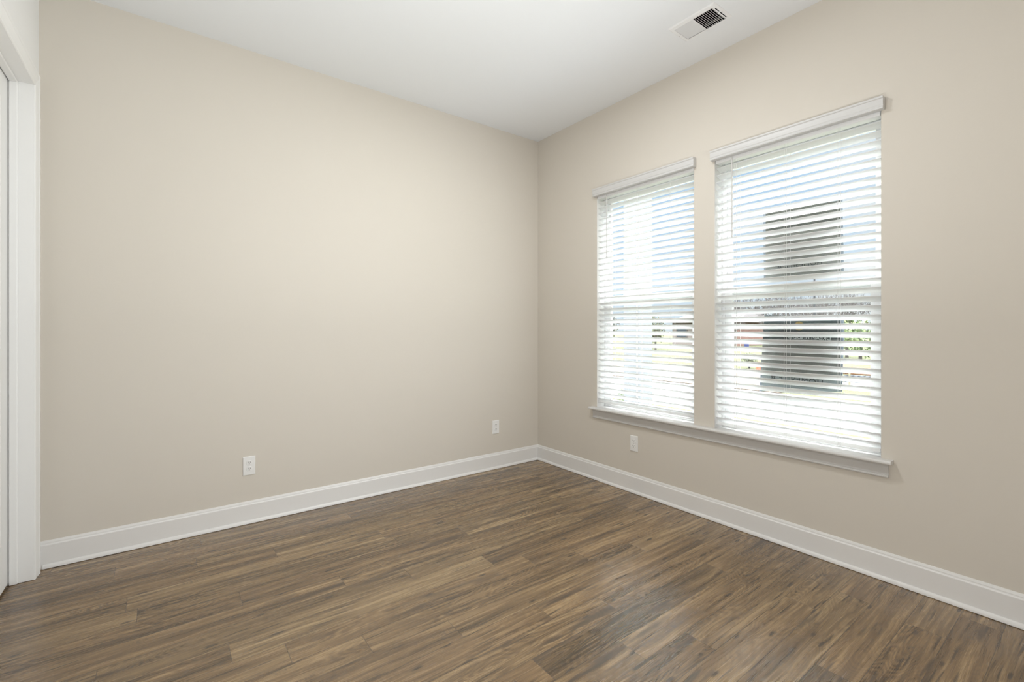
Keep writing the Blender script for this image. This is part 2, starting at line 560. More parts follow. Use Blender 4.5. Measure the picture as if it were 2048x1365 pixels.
# door leaf: two recessed panels
bm = bmesh.new()
LX1, LX0 = -3.4785, -3.5125
ly0, ly1, lz0, lz1 = DY0 + 0.003, DY1 - 0.003, 0.014, DZ - 0.003
yb = [ly0, ly0 + 0.115, ly1 - 0.115, ly1]
zb = [lz0, lz0 + 0.22, 1.02, 1.16, lz1 - 0.12, lz1]
for side, x in ((1, LX1), (-1, LX0)):
    for i in range(3):
        for j in range(5):
            a, b, c, d = yb[i], yb[i + 1], zb[j], zb[j + 1]
            if i == 1 and j in (1, 3):
                q = x - side * 0.008
                inner = [(q, a + 0.02, c + 0.02), (q, b - 0.02, c + 0.02), (q, b - 0.02, d - 0.02), (q, a + 0.02, d - 0.02)]
                outer = [(x, a, c), (x, b, c), (x, b, d), (x, a, d)]
                iv = [bm.verts.new(p) for p in inner]
                ov = [bm.verts.new(p) for p in outer]
                bm.faces.new(iv)
                for n in range(4):
                    bm.faces.new((ov[n], ov[(n + 1) % 4], iv[(n + 1) % 4], iv[n]))
            else:
                bm.faces.new([bm.verts.new(p) for p in ((x, a, c), (x, b, c), (x, b, d), (x, a, d))])
for q in (((LX0, ly0, lz0), (LX1, ly0, lz0), (LX1, ly0, lz1), (LX0, ly0, lz1)), ((LX0, ly1, lz0), (LX1, ly1, lz0), (LX1, ly1, lz1), (LX0, ly1, lz1)),
          ((LX0, ly0, lz0), (LX0, ly1, lz0), (LX1, ly1, lz0), (LX1, ly0, lz0)), ((LX0, ly0, lz1), (LX0, ly1, lz1), (LX1, ly1, lz1), (LX1, ly0, lz1))):
    bm.faces.new([bm.verts.new(p) for p in q])
bmesh.ops.remove_doubles(bm, verts=bm.verts, dist=1e-5)
link_at('door_leaf', bm, M_DOOR, door)

# ------------------------------------------------------------------ window stool and apron (one run under both windows)
trim = thing('trim_1', 'white window stool and apron running under both windows', 'window sill', (0, -1.71, ZS), kind='structure')
bm = bmesh.new()
ST, SB = 0.6035, 0.5855
nose = [(-0.0005, SB), (-0.0005, ST), (-0.044, ST), (-0.0475, ST - 0.002), (-0.0495, ST - 0.006), (-0.050, ST - 0.010), (-0.049, SB + 0.003), (-0.046, SB)]
bm_sweep(bm, [[(x, -2.714, z) for x, z in nose], [(x, -0.7063, z) for x, z in nose]])
for a, b in (W1, W2):
    bm_box(bm, -0.001, 0.086, a + 0.001, b - 0.001, SB, ST)
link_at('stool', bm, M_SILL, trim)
bm = bmesh.new()
APR = [(0, 0.5855), (0.0195, 0.5855), (0.0195, 0.576), (0.0175, 0.572), (0.0170, 0.560), (0.0135, 0.543), (0.0120, 0.534), (0.0135, 0.5275),
       (0.0165, 0.5255), (0.0175, 0.520), (0.0165, 0.515), (0.0130, 0.5125), (0, 0.5125)]
bm_sweep(bm, [[(-d, -2.697, z) for d, z in APR], [(-d, -0.727, z) for d, z in APR]])
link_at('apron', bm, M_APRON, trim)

# ------------------------------------------------------------------ windows (single-hung vinyl units)
def window(name, label, w):
    a, b = w
    e = thing(name, label, 'window', (0.11, (a + b) / 2, ZS), kind='structure')
    def frame_ring(y0, y1, z0, z1, wd, wt, wb, x0, x1):
        bm = bmesh.new()
        bm_box(bm, x0, x1, y0, y0 + wd, z0, z1, 0.002, 1)
        bm_box(bm, x0, x1, y1 - wd, y1, z0, z1, 0.002, 1)
        bm_box(bm, x0, x1, y0 + wd, y1 - wd, z1 - wt, z1, 0.002, 1)
        bm_box(bm, x0, x1, y0 + wd, y1 - wd, z0, z0 + wb, 0.002, 1)
        return bm
    link_at('window_frame', frame_ring(a + 0.001, b - 0.001, ZS + 0.001, ZH - 0.001, 0.021, 0.026, 0.030, 0.088, TH + 0.012), M_VINYL, e)
    # lower sash (inner track)
    bm = frame_ring(a + 0.0225, b - 0.0225, ZS + 0.032, 1.522, 0.046, 0.040, 0.048, 0.0895, 0.113)
    bm_box(bm, 0.083, 0.092, (a + b) / 2 - 0.03, (a + b) / 2 + 0.03, 1.500, 1.510, 0.003, 2)
    s = link_at('lower_sash', bm, M_VINYL, e)
    bm = bmesh.new()
    bm_box(bm, 0.100, 0.104, a + 0.066, b - 0.066, ZS + 0.078, 1.484)
    bm.transform(rel(e))
    link('pane', bm, M_GLASS, s)
    # upper sash (outer track)
    s = link_at('upper_sash', frame_ring(a + 0.0225, b - 0.0225, 1.446, ZH - 0.028, 0.030, 0.044, 0.040, 0.1135, 0.138), M_VINYL, e)
    bm = bmesh.new()
    bm_box(bm, 0.124, 0.128, a + 0.050, b - 0.050, 1.484, ZH - 0.070)
    bm.transform(rel(e))
    link('pane', bm, M_GLASS, s)
    return e
window('window_1', 'narrower-looking far window nearest the room corner', W1)
window('window_2', 'near window with the two signs on its panes', W2)

# ------------------------------------------------------------------ blinds
def tilt(z):
    pts = [(0.60, 43), (0.70, 42), (1.25, 33), (2.2, 20), (2.4, 19.5)]
    for (a, ta), (b, tb) in zip(pts, pts[1:]):
        if z <= b:
            return R(ta + (tb - ta) * (z - a) / (b - a))
    return R(19.5)
PITCH = 0.0463
def blind(label, w, zref, wand_y, cords, rail_z, vy):
    a, b = w
    e = thing('window_blind', label, 'blind', (0.0, (a + b) / 2, 2.372), group='white faux wood blinds')
    # valance with small crown profile, returns hidden behind its solid ends
    P = [(0.0008, 2.344), (0.0300, 2.344), (0.0345, 2.3455), (0.0362, 2.350), (0.0350, 2.3545), (0.0318, 2.3565), (0.0318, 2.3595), (0.0345, 2.364),
         (0.0352, 2.378), (0.0340, 2.390), (0.0345, 2.394), (0.0378, 2.3965), (0.0385, 2.401), (0.0378, 2.4060), (0.0008, 2.4065)]
    bm = bmesh.new()
    bm_sweep(bm, [[(-d, vy[0], z) for d, z in P], [(-d, vy[1], z) for d, z in P]])
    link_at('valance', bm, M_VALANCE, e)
    bm = bmesh.new()
    bm_box(bm, 0.004, 0.060, a + 0.004, b - 0.004, 2.325, 2.369, 0.002, 1)
    link_at('headrail', bm, M_VINYL, e)
    # slats
    bm = bmesh.new()
    n0 = math.floor((0.66 - zref) / PITCH) + 1
    ya, yb = a + 0.0045, b - 0.0045
    X_IN, WS, TK, CR = 0.010, 0.0508, 0.0036, 0.0013
    k = n0
    while True:
        zi = zref + k * PITCH
        if zi > 2.318:
            break
        if zi >= 0.665:
            t = tilt(zi)
            up, dn = [], []
            for i in range(7):
                s = i / 6
                arch = CR * (1 - (2 * s - 1) ** 2)
                th = TK / 2 * (1.0 if 0 < i < 6 else 0.72)
                up.append((s * WS, arch + th))
                dn.append((s * WS, arch - th))
            sec = up + dn[::-1]
            ring = []
            for (d, h) in sec:
                ring.append((X_IN + d * math.cos(t) + h * math.sin(t), zi - d * math.sin(t) + h * math.cos(t)))
            bm_sweep(bm, [[(x, ya, z) for x, z in ring], [(x, yb, z) for x, z in ring]])
        k += 1
    link_at('slat_panel', bm, M_SLAT, e)
    # bottom rail
    bm = bmesh.new()
    t = R(14)
    base = [(0.0, -0.007), (0.002, -0.009), (0.049, -0.009), (0.051, -0.007), (0.051, 0.006), (0.048, 0.009), (0.003, 0.009), (0.0, 0.006)]
    ring = [(0.008 + d * math.cos(t) + h * math.sin(t), rail_z - d * math.sin(t) + h * math.cos(t)) for d, h in base]
    bm_sweep(bm, [[(x, ya, z) for x, z in ring], [(x, yb, z) for x, z in ring]])
    link_at('bottom_rail', bm, M_SLAT, e)
    # tilt wand
    bm = bmesh.new()
    bm_cyl(bm, (0.002, wand_y, 2.340), (0.002, wand_y, 1.840), 0.0042, 0.0042, 8)
    bm_cyl(bm, (0.002, wand_y, 1.842), (0.002, wand_y, 1.833), 0.0052, 0.0046, 8)
    bm_cyl(bm, (0.002, wand_y, 2.338), (0.012, wand_y, 2.352), 0.0015, 0.0015, 6)
    link_at('tilt_wand', bm, M_WAND, e, smooth=True)
    # ladder / lift cords: front and back string, with a plug under the rail
    for cy in cords:
        bm = bmesh.new()
        bm_cyl(bm, (0.0075, cy, 2.33), (0.0075, cy, rail_z + 0.004), 0.0010, 0.0010, 5)
        bm_cyl(bm, (0.0590, cy, 2.33), (0.0590, cy, rail_z - 0.006), 0.0010, 0.0010, 5)
        bm_cyl(bm, (0.0075, cy + 0.012, 2.33), (0.0075, cy + 0.012, rail_z + 0.004), 0.0008, 0.0008, 5)
        pts = [(0.0055, cy + 0.006 + 0.007 * math.cos(q), rail_z - 0.006 + 0.010 * math.sin(q)) for q in [i * math.pi / 6 for i in range(13)]]
        for p, q in zip(pts, pts[1:]):
            bm_cyl(bm, p, q, 0.0009, 0.0009, 5)
        link_at('ladder_cord', bm, M_CORD, e)
    return e
blind('white slatted blind on the far window, nearer the room corner', W1, 1.279, -0.8635, (-0.905, -1.1666, -1.4535), 0.655, (-1.6556, -0.740))
blind('white slatted blind on the near window, in front of the signs', W2, 1.2327, -1.9008, (-1.9254, -2.219, -2.4874), 0.638, (-2.680, -1.773))

# ------------------------------------------------------------------ signs stuck to the outside of the near window's panes
def sign_material(name, stops, z0, z1):
    m, t, b = nodes_of(name)
    N = NT(t)
    tc = N.n('ShaderNodeTexCoord')
    sp = N.n('ShaderNodeSeparateXYZ')
    t.links.new(tc.outputs['Generated'], sp.inputs[0])
    nz = N.noise(tc.outputs['Generated'], 7.0, 3.0)
    f = N.math('MULTIPLY_ADD', N.math('SUBTRACT', nz, 0.5), 0.05, sp.outputs[2])
    c = N.ramp(f, stops)
    edge = N.math('MINIMUM', sp.outputs[1], N.math('SUBTRACT', 1.0, sp.outputs[1]))
    c = N.mixc(N.math('SUBTRACT', 1.0, N.smooth(edge, 0.028, 0.042)), c, (0.27, 0.31, 0.37))
    N.val(b.inputs['Base Color'], c)
    b.inputs['Roughness'].default_value = 0.5
    tr = N.n('ShaderNodeBsdfTransparent')
    tr.inputs[0].default_value = (1, 1, 1, 1)
    mx = N.n('ShaderNodeMixShader')
    mx.inputs[0].default_value = 0.06
    t.links.new(b.outputs[0], mx.inputs[1])
    t.links.new(tr.outputs[0], mx.inputs[2])
    t.links.new(mx.outputs[0], t.nodes['Material Output'].inputs[0])
    return m
M_SIGN_LOW = sign_material('slate_sign_print', [(0.0, (0.33, 0.37, 0.39)), (0.20, (0.29, 0.32, 0.33)), (0.30, (0.235, 0.235, 0.225)), (0.60, (0.175, 0.172, 0.158)),
                                                (0.68, (0.185, 0.185, 0.18)), (0.705, (0.034, 0.046, 0.052)), (0.85, (0.028, 0.040, 0.042)), (1.0, (0.085, 0.125, 0.135))], 0, 1)
M_SIGN_UP = sign_material('olive_sign_print', [(0.0, (0.27, 0.27, 0.255)), (0.42, (0.24, 0.235, 0.215)), (0.46, (0.15, 0.145, 0.125)), (0.55, (0.24, 0.235, 0.215)),
                                               (0.66, (0.22, 0.215, 0.195)), (0.70, (0.085, 0.088, 0.075)), (1.0, (0.105, 0.108, 0.088))], 0, 1)
M_INK = paint('dark_sign_ink', (0.035, 0.042, 0.045), 0.6)
M_INKW = paint('pale_sign_ink', (0.60, 0.63, 0.62), 0.6)
M_INKO = paint('amber_sign_ink', (0.28, 0.19, 0.055), 0.6)

def text_mesh(txt, size, spacing=1.0):
    cu = bpy.data.curves.new('lettering', 'FONT')
    cu.body = txt
    cu.size = size
    cu.align_x = 'CENTER'
    cu.align_y = 'CENTER'
    cu.space_character = spacing
    cu.extrude = 0.0002
    ob = bpy.data.objects.new('lettering', cu)
    COL.objects.link(ob)
    bpy.context.view_layer.update()
    me = bpy.data.meshes.new_from_object(ob.evaluated_get(bpy.context.evaluated_depsgraph_get()))
    bpy.data.objects.remove(ob)
    return me
TXT_ROT = Matrix(((0, 0, 1), (1, 0, 0), (0, 1, 0))).to_4x4()      # reads from outside, mirrored from inside

def sign(label, x, corners, mat):
    """corners (y,z): TL, TR, BR, BL as seen from the room"""
    cy = sum(c[0] for c in corners) / 4
    cz = sum(c[1] for c in corners) / 4
    e = thing('window_sign', label, 'sign', (x, cy, cz), group='signs on the window panes')
    bm = bmesh.new()
    bm_sweep(bm, [[(0, y - cy, z - cz) for y, z in corners], [(0.0015, y - cy, z - cz) for y, z in corners]])
    link('sheet', bm, mat, e)
    return e
def sign_text(e, txt, size, y, z, mat, rotx=0.0, spacing=1.0):
    me = text_mesh(txt, size, spacing)
    me.materials.append(mat)
    ob = bpy.data.objects.new('lettering', me)
    COL.objects.link(ob)
    ob.parent = e
    ob.matrix_local = Matrix.Translation((-0.0004, y - e.location.y, z - e.location.z)) @ Matrix.Rotation(rotx, 4, 'X') @ TXT_ROT
    return ob
s_low = sign('slate grey sign on the lower pane, HOMESITE lettering showing reversed', 0.1055,
             [(-2.052, 1.335), (-2.474, 1.318), (-2.464, 0.905), (-2.020, 0.862)], M_SIGN_LOW)
sign_text(s_low, 'HOMESITE #', 0.047, -2.232, 0.950, M_INK, R(3.0), 1.12)
sign_text(s_low, 'DREAM FINDERS', 0.030, -2.300, 1.200, M_INKW, R(2.0), 1.0)
bm = bmesh.new()
bm_cyl(bm, (-0.0006, 0, 0), (-0.0001, 0, 0), 0.026, 0.026, 24)
link('logo_disc', bm, M_INKO, s_low, loc=(0, -2.248 - s_low.location.y, 1.268 - s_low.location.z))
s_up = sign('olive grey sign on the upper pane with a dark line of lettering', 0.1295,
            [(-2.033, 1.978), (-2.458, 1.966), (-2.465, 1.556), (-2.038, 1.556)], M_SIGN_UP)
sign_text(s_up, 'HOMESITE #', 0.040, -2.240, 1.632, M_INK, R(0.0), 1.12)

# ------------------------------------------------------------------ electrical outlets
def outlet():
    e = thing('electrical_outlet', '', 'outlet', group='white duplex outlets')
    bm = bmesh.new()
    # plate in local x (width), z (height), front at -y
    w, h = 0.0355, 0.0597
    prof = [(1.0, 0.0), (1.0, -0.0022), (0.965, -0.0045), (0.90, -0.0060)]
    rings = []
    for s, y in prof:
        hw, hh = w - (1 - s) * w, h - (1 - s) * w
        rings.append([(-hw, y, -hh), (hw, y, -hh), (hw, y, hh), (-hw, y, hh)])
    bm_sweep(bm, rings)
    link('cover_plate', bm, M_PLASTIC, e)
    for s in (1, -1):
        bm = bmesh.new()
        pts = []
        for i in range(28):
            a = 2 * math.pi * i / 28
            x, z = 0.0172 * math.cos(a), 0.0172 * math.sin(a)
            z = max(-0.0140, min(0.0140, z))
            pts.append((x, z))
        zc = 0.0193 * s
        bm_sweep(bm, [[(x, -0.0058, zc + z) for x, z in pts], [(x, -0.0076, zc + z) for x, z in pts], [(x * 0.95, -0.0082, zc + z * 0.95) for x, z in pts]])
        rc = link('receptacle', bm, M_PLASTIC, e)
        bm = bmesh.new()
        bm_box(bm, -0.0075, -0.0053, -0.00845, -0.0078, zc - 0.0005, zc + 0.0085)
        bm_box(bm, 0.0053, 0.0075, -0.00845, -0.0078, zc + 0.0005, zc + 0.0075)
        bm_cyl(bm, (0, -0.00845, zc - 0.0062), (0, -0.0078, zc - 0.0062), 0.0026, 0.0026, 12)
        link('slots', bm, M_SLOT, rc)
    bm = bmesh.new()
    bm_cyl(bm, (0, -0.0058, 0), (0, -0.0070, 0), 0.0030, 0.0026, 12)
    link('screw', bm, M_SCREW, e)
    return e
o1 = outlet()
o2 = copy_tree(o1)
o3 = copy_tree(o1)
for ob, loc, rz, lab in ((o1, (-2.433, -0.0004, 0.3685), 0, 'white outlet on the wide beige wall, toward the door'),
                         (o2, (-0.4945, -0.0004, 0.3710), 0, 'white outlet on the wide beige wall, close to the room corner'),
                         (o3, (-0.0004, -1.1405, 0.3745), -math.pi / 2, 'white outlet below the window apron')):
    ob.location = loc
    ob.rotation_euler = (0, 0, rz)
    ob['label'] = lab

# ------------------------------------------------------------------ ceiling air vent
vx0, vx1, vy0, vy1 = -0.462, -0.2625, -2.043, -1.7485
vcx, vcy = (vx0 + vx1) / 2, (vy0 + vy1) / 2
vent = thing('ceiling_vent', 'white louvred air vent in the ceiling beside the window wall', 'vent', (vcx, vcy, H))
gx0, gx1 = -0.428, -0.283            # louvre opening across x
ga = (-1.892, -1.774)                # white-looking bank (far)
gb = (-2.012, -1.897)                # dark-looking bank (near)
bm = bmesh.new()
# stepped pan: bevelled outer rim, flat face with two openings
zt, zf = H - 0.0004, H - 0.0065
def flat(ax, bx, ay, by, z):
    bm.faces.new([bm.verts.new(p) for p in ((ax, ay, z), (ax, by, z), (bx, by, z), (bx, ay, z))])
rim = 0.009
ix0, ix1, iy0, iy1 = vx0 + rim, vx1 - rim, vy0 + rim, vy1 - rim
outer = [(vx0, vy0), (vx1, vy0), (vx1, vy1), (vx0, vy1)]
inner = [(ix0, iy0), (ix1, iy0), (ix1, iy1), (ix0, iy1)]
for n in range(4):
    a, b = outer[n], outer[(n + 1) % 4]
    c, d = inner[(n + 1) % 4], inner[n]
    bm.faces.new([bm.verts.new(p) for p in ((*a, zt), (*b, zt), (*c, zf), (*d, zf))])
slot = (-2.0255, -2.0195)
flat(ix0, gx0, iy0, iy1, zf)
flat(gx1, ix1, iy0, iy1, zf)
for ay, by in ((iy0, slot[0]), (slot[1], gb[0]), (gb[1], ga[0]), (ga[1], iy1)):
    flat(gx0, gx1, ay, by, zf)
flat(gx0, gx0 + 0.012, slot[0], slot[1], zf)
flat(gx1 - 0.012, gx1, slot[0], slot[1], zf)
bmesh.ops.remove_doubles(bm, verts=bm.verts, dist=1e-5)
link_at('frame', bm, M_METALW, vent)
def louvres(name, span, sgn, n=10):
    bm = bmesh.new()
    y0, y1 = span
    st = (y1 - y0) / n
    for i in range(n):
        yc = y0 + st * (i + 0.5)
        bw, a = st * 0.98, R(42) * sgn
        dy, dz = bw / 2 * math.cos(a), bw / 2 * math.sin(a)
        th = 0.0012
        p = [(yc - dy, zf + 0.0035 - dz), (yc + dy, zf + 0.0035 + dz), (yc + dy, zf + 0.0035 + dz + th), (yc - dy, zf + 0.0035 - dz + th)]
        bm_sweep(bm, [[(gx0 - 0.001, y, z) for y, z in p], [(gx1 + 0.001, y, z) for y, z in p]])
    link_at(name, bm, M_METALW, vent)
louvres('louvre_bank', ga, -1)
louvres('louvre_bank', gb, 1)
# dark duct boot behind the grille (hung in the ceiling thickness)
bm = bmesh.new()
bz = H + 0.19
q = [(gx0 - 0.004, gb[0] - 0.022), (gx1 + 0.004, gb[0] - 0.022), (gx1 + 0.004, ga[1] + 0.004), (gx0 - 0.004, ga[1] + 0.004)]
bm_sweep(bm, [[(x, y, zf + 0.0065) for x, y in q], [(x, y, bz) for x, y in q]], True, False)
bm.faces.new([bm.verts.new((x, y, bz)) for x, y in q])
link_at('duct_boot', bm, M_DUCT, vent)
bm = bmesh.new()
bm_box(bm, gx1 - 0.022, gx1 - 0.004, gb[0], gb[1], H + 0.008, H + 0.010)
link_at('damper', bm, M_DAMPER, vent)
for y in (-1.7535 - 0.006, -2.031):
    bm = bmesh.new()
    bm_cyl(bm, (-0.352, y, zf + 0.0005), (-0.352, y, zf - 0.0015), 0.0036, 0.0030, 12)
    link_at('screw', bm, M_SCREW, vent)
bm = bmesh.new()
bm_box(bm, -0.372, -0.368, -2.026, -2.014, zf - 0.012, zf + 0.006, 0.001, 1)
link_at('damper_lever', bm, M_METALW, vent)

# cut the vent's opening out of the ceiling slab
ceil = bpy.data.objects['ceiling']
me = bpy.data.meshes.new('ceiling')
bm = bmesh.new()
cx = [HALL - 0.12, gx0 - 0.004, gx1 + 0.004, 0.16]
cy = [YF - 0.12, gb[0] - 0.022, ga[1] + 0.004, 0.12]
for i in range(3):
    for j in range(3):
        if not (i == 1 and j == 1):
            bm.faces.new([bm.verts.new(p) for p in ((cx[i], cy[j], H), (cx[i], cy[j + 1], H), (cx[i + 1], cy[j + 1], H), (cx[i + 1], cy[j], H))])
        bm.faces.new([bm.verts.new(p) for p in ((cx[i], cy[j], H + 0.2), (cx[i + 1], cy[j], H + 0.2), (cx[i + 1], cy[j + 1], H + 0.2), (cx[i], cy[j + 1], H + 0.2))])
for q in (((cx[0], cy[0]), (cx[3], cy[0])), ((cx[3], cy[0]), (cx[3], cy[3])), ((cx[3], cy[3]), (cx[0], cy[3])), ((cx[0], cy[3]), (cx[0], cy[0])),
          ((cx[1], cy[1]), (cx[2], cy[1])), ((cx[2], cy[1]), (cx[2], cy[2])), ((cx[2], cy[2]), (cx[1], cy[2])), ((cx[1], cy[2]), (cx[1], cy[1]))):
    (ax, ay), (bx, by) = q
    bm.faces.new([bm.verts.new(p) for p in ((ax, ay, H), (bx, by, H), (bx, by, H + 0.2), (ax, ay, H + 0.2))])
bmesh.ops.remove_doubles(bm, verts=bm.verts, dist=1e-5)
bm.to_mesh(me)
bm.free()
me.materials.append(M_CEIL)
ceil.data = me

# ================================================================== outside
GZ = -0.45
def ground_mat(name, c1, c2, scale, rough=0.9):
    m, t, b = nodes_of(name)
    N = NT(t)
    tc = N.n('ShaderNodeTexCoord')
    n1 = N.noise(tc.outputs['Object'], scale, 6.0, 0.7)
    c = N.ramp(n1, [(0.35, c1), (0.65, c2)])
    N.val(b.inputs['Base Color'], c)
    b.inputs['Roughness'].default_value = rough
    b.inputs['Specular IOR Level'].default_value = 0.1
    return m
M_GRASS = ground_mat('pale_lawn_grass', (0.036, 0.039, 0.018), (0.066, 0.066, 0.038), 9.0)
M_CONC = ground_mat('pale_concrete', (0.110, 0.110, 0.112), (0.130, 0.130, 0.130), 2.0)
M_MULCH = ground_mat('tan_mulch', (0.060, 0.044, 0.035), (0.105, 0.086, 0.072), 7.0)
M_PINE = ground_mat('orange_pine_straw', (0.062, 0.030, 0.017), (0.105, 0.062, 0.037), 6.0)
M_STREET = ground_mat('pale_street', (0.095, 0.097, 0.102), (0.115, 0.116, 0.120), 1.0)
def slab(name, x0, x1, y0, y1, z0, z1, mat, label, cat):
    bm = bmesh.new()
    bm_box(bm, x0, x1, y0, y1, z0, z1)
    return tag(link(name, bm, mat), label, cat, kind='structure')
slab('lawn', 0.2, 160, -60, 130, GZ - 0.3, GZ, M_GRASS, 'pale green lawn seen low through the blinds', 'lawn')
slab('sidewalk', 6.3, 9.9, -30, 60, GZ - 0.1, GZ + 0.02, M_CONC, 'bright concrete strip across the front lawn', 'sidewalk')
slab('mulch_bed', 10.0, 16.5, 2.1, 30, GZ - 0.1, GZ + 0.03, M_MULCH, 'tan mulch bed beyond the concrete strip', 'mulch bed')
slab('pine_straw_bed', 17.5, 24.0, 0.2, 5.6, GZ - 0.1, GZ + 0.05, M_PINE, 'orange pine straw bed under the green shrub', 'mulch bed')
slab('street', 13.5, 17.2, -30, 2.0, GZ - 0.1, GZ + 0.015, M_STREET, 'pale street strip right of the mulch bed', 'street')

# porch column
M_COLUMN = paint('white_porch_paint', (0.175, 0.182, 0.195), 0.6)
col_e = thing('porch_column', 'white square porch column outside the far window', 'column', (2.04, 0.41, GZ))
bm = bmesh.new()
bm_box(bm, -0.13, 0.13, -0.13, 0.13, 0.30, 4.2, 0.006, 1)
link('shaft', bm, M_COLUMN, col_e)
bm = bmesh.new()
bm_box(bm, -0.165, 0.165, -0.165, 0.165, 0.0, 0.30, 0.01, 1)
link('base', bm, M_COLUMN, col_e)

# trees and shrubs
def leaf_mat(name, cols):
    m, t, b = nodes_of(name)
    N = NT(t)
    g = N.n('ShaderNodeNewGeometry')
    c = N.ramp(g.outputs['Random Per Island'], [(i / (len(cols) - 1), cc) for i, cc in enumerate(cols)])
    N.val(b.inputs['Base Color'], c)
    b.inputs['Roughness'].default_value = 0.7
    return m
M_LEAF_D = leaf_mat('dark_green_leaf', [(0.016, 0.020, 0.008), (0.040, 0.046, 0.018), (0.085, 0.088, 0.042)])
M_LEAF_L = leaf_mat('light_green_leaf', [(0.030, 0.065, 0.018), (0.085, 0.120, 0.036), (0.170, 0.185, 0.085)])
M_TWIG = leaf_mat('grey_brown_twig', [(0.034, 0.028, 0.024), (0.060, 0.052, 0.047), (0.095, 0.086, 0.082)])
M_BARK = paint('grey_bark', (0.050, 0.041, 0.035), 0.9, vary=0.2)

def leaf_crown(seed, n, size):
    """unit-ball crown made of small leaf quads, each its own island"""
    r = random.Random(seed)
    bm = bmesh.new()
    for _ in range(n):
        while True:
            p = Vector((r.uniform(-1, 1), r.uniform(-1, 1), r.uniform(-1, 1)))
            if 0.25 < p.length < 1.0:
                break
        p *= 0.86 + 0.22 * math.sin(5 * p.x + seed) * math.sin(4 * p.z + 2 * p.y)
        d = Vector((r.gauss(0, 1), r.gauss(0, 1), r.gauss(0, 1))).normalized()
        a = d.orthogonal().normalized() * size * r.uniform(0.6, 1.3)
        b = d.cross(a).normalized() * size * r.uniform(0.35, 0.8)
        bm.faces.new([bm.verts.new(p + q) for q in (-a, b, a, -b)])
    return bm

def twig_crown(seed, n):
    r = random.Random(seed)
    bm = bmesh.new()
    def branch(p, d, ln, rad, depth):
        q = p + d * ln
        bm_cyl(bm, p, q, rad, rad * 0.62, 4, False)
        if depth == 0:
            return
        for _ in range(3 if depth > 1 else 4):
            nd = (d + Vector((r.gauss(0, 0.55), r.gauss(0, 0.55), r.gauss(0.05, 0.40)))).normalized()
            branch(p.lerp(q, r.uniform(0.55, 1.0)), nd, ln * r.uniform(0.6, 0.85), rad * 0.55, depth - 1)
    for i in range(n):
        a = 2 * math.pi * i / n + r.uniform(-0.3, 0.3)
        branch(Vector((0, 0, 0)), Vector((0.5 * math.cos(a), 0.5 * math.sin(a), 1)).normalized(), 0.33, 0.020, 4)
    return bm

def make_tree(name, cat, kind, seed):
    e = thing(name, '', cat)
    bm = bmesh.new()
    bm_cyl(bm, (0, 0, 0), (0, 0, 0.5), 0.035, 0.022, 8)
    link('trunk', bm, M_BARK, e)
    if kind == 'bare':
        c = link('bare_crown', twig_crown(seed, 5), M_TWIG, e, loc=(0, 0, 0.28))
    elif kind == 'dark':
        c = link('leafy_crown', leaf_crown(seed, 900, 0.075), M_LEAF_D, e, loc=(0, 0, 0.58))
        c.scale = (0.36, 0.36, 0.44)
    else:
        c = link('leafy_crown', leaf_crown(seed, 900, 0.075), M_LEAF_L, e, loc=(0, 0, 0.55))
        c.scale = (0.42, 0.42, 0.47)
    return e
proto = {'bare': make_tree('bare_tree', 'tree', 'bare', 3), 'dark': make_tree('evergreen_tree', 'tree', 'dark', 5), 'light': make_tree('leafy_shrub', 'shrub', 'light', 8)}
used = set()
def plant(kind, x, y, h, wd, rz, label, group=None, name=None):
    p = proto[kind]
    ob = p if kind not in used else copy_tree(p)
    used.add(kind)
    ob.location = (x, y, GZ)
    ob.scale = (wd, wd, h)
    ob.rotation_euler = (0, 0, rz)
    ob['label'] = label
    if group:
        ob['group'] = group
    if name:
        ob.name = name
    return ob
rng = random.Random(4)
bl = 'bare grey-brown tree on the skyline behind the near window\'s blind'
for i, (x, y, h) in enumerate([(56.8, 26.8, 5.6), (60.3, 24.1, 6.1), (63.8, 21.5, 5.7), (67.4, 18.8, 6.3), (70.9, 16.2, 5.9), (63.0, 32.1, 6.3), (66.6, 29.4, 6.7), (70.3, 26.7, 7.1), (73.9, 23.9, 6.5), (77.5, 21.2, 6.9), (81.2, 18.4, 6.3), (72.1, 35.3, 6.9), (75.9, 32.5, 7.5), (79.7, 29.6, 7.1), (83.5, 26.7, 7.7), (87.3, 23.9, 7.3), (80.5, 39.8, 7.4), (86.1, 34.8, 8.0), (90.1, 31.8, 7.4), (96.5, 30.2, 7.4), (98.1, 25.8, 7.4)]):
    plant('bare', x, y, h, h * 0.5, rng.uniform(0, 6), bl, 'bare skyline trees')
for x, y, h in ((38.6, 18.2, 3.2), (41.4, 16.6, 3.4), (44.6, 16.4, 3.7), (47.6, 15.6, 3.9), (50.3, 17.2, 3.6), (52.6, 15.6, 4.2)):
    plant('bare', x, y, h, h * 0.62, rng.uniform(0, 6), 'low bare tree across the lawn, between the brick house and the slate sign', 'low bare trees')
plant('dark', 31.2, 21.6, 3.1, 3.0, 0.4, 'dark evergreen beside the porch column, in front of the brick house')
plant('dark', 29.0, 19.6, 2.6, 2.6, 2.0, 'smaller evergreen before the brick house roof edge')
plant('dark', 27.2, 22.9, 3.2, 2.4, 3.0, 'evergreen left of the porch column, farther right of its pair')
plant('dark', 29.6, 25.6, 3.4, 2.4, 5.0, 'leftmost evergreen, at the far window\'s left edge')
plant('light', 26.6, 5.1, 2.3, 2.5, 0.0, 'light green leafy shrub at the near window\'s right edge')
plant('light', 29.5, 6.6, 2.6, 2.6, 2.0, 'light green leafy shrub behind the larger one, beside the sign')
plant('dark', 17.2, 6.35, 0.62, 1.1, 1.0, 'low dark shrub on the mulch left of the slate sign', name='low_shrub')
